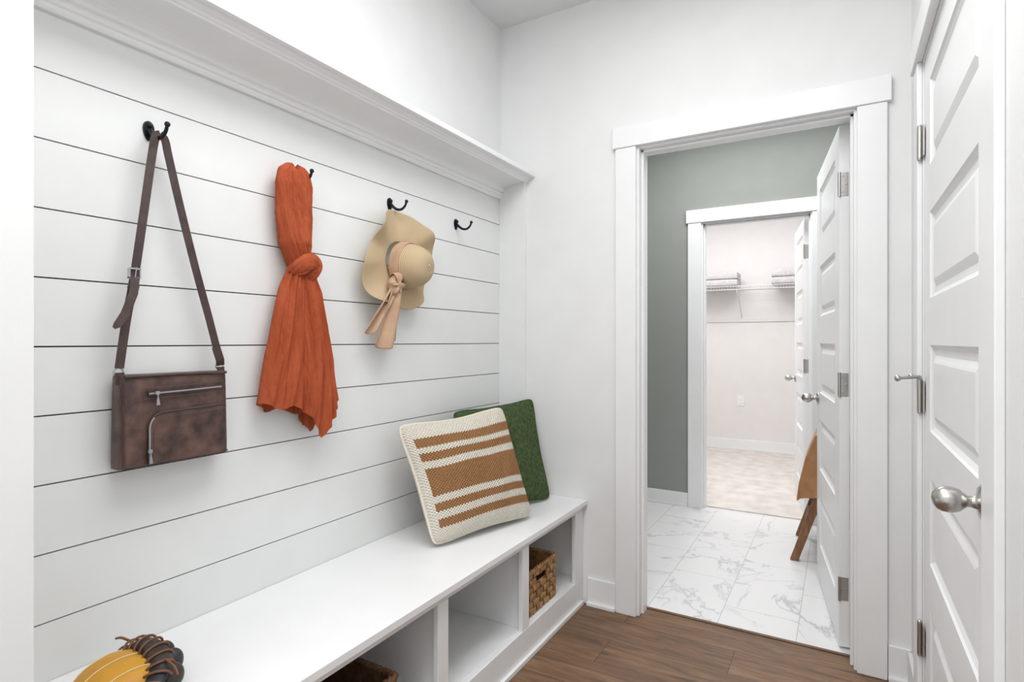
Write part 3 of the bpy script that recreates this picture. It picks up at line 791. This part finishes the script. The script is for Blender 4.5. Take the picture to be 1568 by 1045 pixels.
# ------------------------------------------------------------------ baseball glove
def glove():
    b = MB()
    O = Vector((-1.262, 0.590, 0.483))
    sx_, sy_, sz_ = 0.90, 0.92, 0.80
    def P(x, y, z): return O + Vector((x * sx_, y * sy_, z * sz_))
    # padded shell : rounded leather dome with soft finger-stall ridges
    def dome(x, y, c):
        k = 1 + 0.045 * abs(math.sin(2.0 * pi * (x * 0.5 + 0.5))) * max(0, y + 0.6) + 0.03 * noise.noise(Vector((3 * x, 3 * y, 1)))
        return P(0.100 * x * k, 0.092 * y * k, 0.090 * max(0, math.cos(c)) ** 0.75 * k)
    def fn(u, v):
        a = 2 * pi * u; c = v * pi / 2
        return dome(math.cos(a) * math.sin(c), math.sin(a) * math.sin(c), c)
    b.grid(fn, 72, 30, 0)
    def on(x, y):
        r = min(0.999, math.hypot(x, y)); c = math.asin(r)
        return dome(x, y, c) + Vector((0, 0, 0.001))
    for xs in (-0.5, 0.0, 0.5):
        b.tube([on(xs * (1 + 0.15 * t / 10), -0.75 + 1.45 * t / 10) for t in range(11)], 0.0013, 6, 3)
    # rolled dark opening edge: flattened irregular leather roll along the far side
    rim = smoothpath([P(-0.090, 0.050, 0.040), P(-0.060, 0.062, 0.070), P(-0.015, 0.066, 0.086), P(0.035, 0.062, 0.082), P(0.078, 0.045, 0.062), P(0.105, 0.010, 0.040), P(0.112, -0.030, 0.018)], 8)
    m = len(rim); rings = []
    for i, p in enumerate(rim):
        t = (rim[min(i + 1, m - 1)] - rim[max(i - 1, 0)]).normalized()
        a = t.cross(Vector((0, 0, 1))).normalized(); c = a.cross(t); s = i / (m - 1)
        R = 0.016 * math.sin(pi * (0.08 + 0.84 * s)) ** 0.5
        rings.append([p + (a * math.cos(2 * pi * k / 24) * 1.5 + c * math.sin(2 * pi * k / 24) * 0.85) * R * (1 + 0.25 * noise.noise(Vector((math.cos(2 * pi * k / 24), math.sin(2 * pi * k / 24), s * 9)))) for k in range(24)])
    b.loft(rings, 1, True, True)
    # inner fingertips sticking out beyond the roll
    for x, y, h in ((-0.050, 0.092, 0.040), (-0.008, 0.100, 0.048), (0.036, 0.096, 0.044), (0.078, 0.074, 0.032)):
        b.sphere(P(x, y, h), (0.019, 0.022, 0.026), 1, 20, 14)
    # rawhide lacing
    for k in range(3, m - 3, 4):
        c = rim[k]; t = (rim[k + 1] - rim[k - 1]).normalized(); s = t.cross(Vector((0, 0, 1))).normalized(); up = s.cross(t)
        if up.z < 0: up = -up
        loop = [c + (s * math.cos(q) * 0.026 + up * math.sin(q) * 0.0165) + t * 0.006 * math.cos(q) for q in [pi * j / 8 for j in range(9)]]
        b.tube(loop, 0.0026, 6, 2)
    b.tube(smoothpath([P(-0.07, 0.06, 0.082), P(-0.085, 0.045, 0.096), P(-0.10, 0.04, 0.092)], 4), 0.0026, 6, 2)
    b.tube(smoothpath([P(0.07, 0.055, 0.078), P(0.088, 0.055, 0.086), P(0.11, 0.06, 0.074), P(0.125, 0.06, 0.058)], 4), 0.0026, 6, 2)
    # thumb stall and heel pad
    b.tube(smoothpath([P(0.045, -0.075, 0.026), P(0.080, -0.058, 0.036), P(0.098, -0.030, 0.034), P(0.105, 0.0, 0.026)], 4), [0.014, 0.017, 0.019, 0.020, 0.021, 0.022, 0.022, 0.022, 0.021, 0.020, 0.019, 0.017, 0.014], 14, 0)
    b.tube(smoothpath([P(-0.08, -0.050, 0.020), P(-0.03, -0.082, 0.024), P(0.03, -0.082, 0.026), P(0.07, -0.06, 0.022)], 4), 0.0145, 12, 0)
    return b.build('baseball_glove', [YEL, NAVY, LACE, LACEW])
glove()

# ------------------------------------------------------------------ bathroom stool with leather drape
def stool():
    b = MB()
    def leg(p, q, w=0.040):
        b.ribbon([Vector(p), Vector(q)], (0, 1, 0), w, 0.034, 0)
    for y in (3.455, 3.90):
        leg((-0.215, y, 0.0), (0.00, y, 0.66)); leg((0.255, y, 0.0), (0.04, y, 0.66))
        b.box(-0.11, 0.15, y - 0.010, y + 0.010, 0.26, 0.295)
        b.box(-0.05, 0.09, y - 0.018, y + 0.018, 0.645, 0.675)
    b.box(-0.168, -0.144, 3.44, 3.91, 0.17, 0.20); b.box(0.184, 0.208, 3.44, 3.91, 0.17, 0.20)
    b.box(-0.06, 0.10, 3.42, 3.93, 0.675, 0.700)
    path = [(-0.200, 0.335), (-0.190, 0.42), (-0.160, 0.56), (-0.112, 0.69), (-0.07, 0.715), (0.02, 0.715), (0.11, 0.715), (0.150, 0.69), (0.20, 0.56), (0.235, 0.42), (0.245, 0.335)]
    def sec(u):
        s = u * (len(path) - 1); i = min(int(s), len(path) - 2); f = s - i
        return path[i][0] * (1 - f) + path[i + 1][0] * f, path[i][1] * (1 - f) + path[i + 1][1] * f
    def dr(u, v):
        x, z = sec(u)
        return (x - 0.005 * math.sin(12 * v) * abs(2 * u - 1), 3.425 + 0.50 * v, z)
    b.grid(dr, 40, 20, 1)
    for yy in (3.424, 3.926):
        def ap(u, v, yy=yy):
            x, z = sec(u); zb = 0.335 + 0.03 * math.sin(pi * u)
            return (x * (1 - 0.02 * v) + 0.0004, yy + 0.004 * math.sin(14 * u) * v, z + (min(z, zb) - z) * v)
        b.grid(ap, 40, 10, 1)
    return b.build('wooden_stool', [OAK, TAN], bevel=0.003)
stool()

# ------------------------------------------------------------------ closet fittings
b = MB()
zs = 1.775; ya, yb_ = 6.30, 6.645
for y in (ya, ya + 0.12, ya + 0.24, yb_ - 0.01): b.tube([(-2.29, y, zs), (0.59, y, zs)], 0.004, 6)
b.tube([(-2.29, ya, zs - 0.035), (0.59, ya, zs - 0.035)], 0.004, 6)
k = -2.28
while k < 0.58:
    b.tube([(k, yb_ - 0.005, zs + 0.004), (k, ya, zs + 0.004), (k, ya, zs - 0.035)], 0.0017, 5); k += 0.028
for x in (-1.85, -0.93, -0.1):
    b.tube([(x, ya + 0.02, zs - 0.01), (x - 0.0, yb_ - 0.005, zs - 0.31)], 0.006, 6)
    b.tube([(x, ya, zs - 0.035), (x, ya - 0.0, zs - 0.075), (x, ya + 0.03, zs - 0.09)], 0.004, 6)
b.box(-2.29, 0.59, yb_ - 0.006, yb_, zs - 0.365, zs - 0.340)
b.build('wire_closet_shelf', [WIRE])
def towels(name, x0, x1, y0, y1, z, n):
    b = MB(); h = 0.075
    for i in range(n):
        j = 0.006 * math.sin(i * 3.1)
        zc = z + h * (i + 0.5) * 0.96
        rings = []
        m = 32
        for k in range(21):
            t = k / 20; e = 1 - 0.10 * abs(2 * t - 1) ** 8
            x = x0 + (x1 - x0) * t + j; ring = []
            for q in range(m):
                a = 2 * pi * q / m
                ring.append((x, (y0 + y1) / 2 + (y1 - y0) / 2 * e * math.copysign(abs(math.cos(a)) ** 0.3, math.cos(a)), zc + h * 0.5 * e * math.copysign(abs(math.sin(a)) ** 0.3, math.sin(a))))
            rings.append(ring)
        b.loft(rings, 0, True, True)
    return b.build(name, [TOWEL])
towels('folded_towels', -1.37, -0.93, 6.31, 6.58, zs + 0.008, 2)
towels('folded_towels.001', -0.60, -0.25, 6.31, 6.58, zs + 0.008, 2)
b = MB()
b.box(-0.976, -0.906, YC - 0.006, YC, 0.485, 0.600)
for dz in (-0.02, 0.02): b.box(-0.957, -0.925, YC - 0.009, YC - 0.004, 0.5425 + dz - 0.014, 0.5425 + dz + 0.014)
b.build('wall_outlet', [TRIM], bevel=0.002)

# ------------------------------------------------------------------ lights
def area(name, loc, sx, sy, e, c=(1, 1, 1), rot=(0, 0, 0)):
    l = bpy.data.lights.new(name, 'AREA'); l.shape = 'RECTANGLE'; l.size = sx; l.size_y = sy; l.energy = e; l.color = c
    o = bpy.data.objects.new(name, l); S.collection.objects.link(o); o.location = loc; o.rotation_euler = rot; return o
area('ceiling_light_room', (-0.45, 0.9, 2.72), 0.7, 1.6, 25.5, (1, 0.998, 0.99))
area('ceiling_light_hall', (-0.40, -0.8, 2.72), 0.9, 0.9, 20)
area('ceiling_light_bathroom', (-0.5, 3.3, 2.72), 1.2, 0.8, 32)
area('ceiling_light_closet', (-0.9, 5.2, 2.72), 1.6, 1.2, 42, (1, 0.985, 0.97))
w = bpy.data.worlds.new('world'); S.world = w; w.use_nodes = True
w.node_tree.nodes['Background'].inputs[0].default_value = (1, 1, 1, 1)
w.node_tree.nodes['Background'].inputs[1].default_value = 1.15

S.view_settings.view_transform = 'Standard'
S.view_settings.look = 'None'
# ------------------------------------------------------------------ camera
cd = bpy.data.cameras.new('camera'); cam = bpy.data.objects.new('camera', cd); S.collection.objects.link(cam)
cd.sensor_width = 36; cd.lens = 865 / 1568 * 36
cam.location = (0, 0, 1.2); cam.rotation_euler = (math.radians(90), 0, math.radians(30.1))
cd.clip_start = 0.02
S.camera = cam
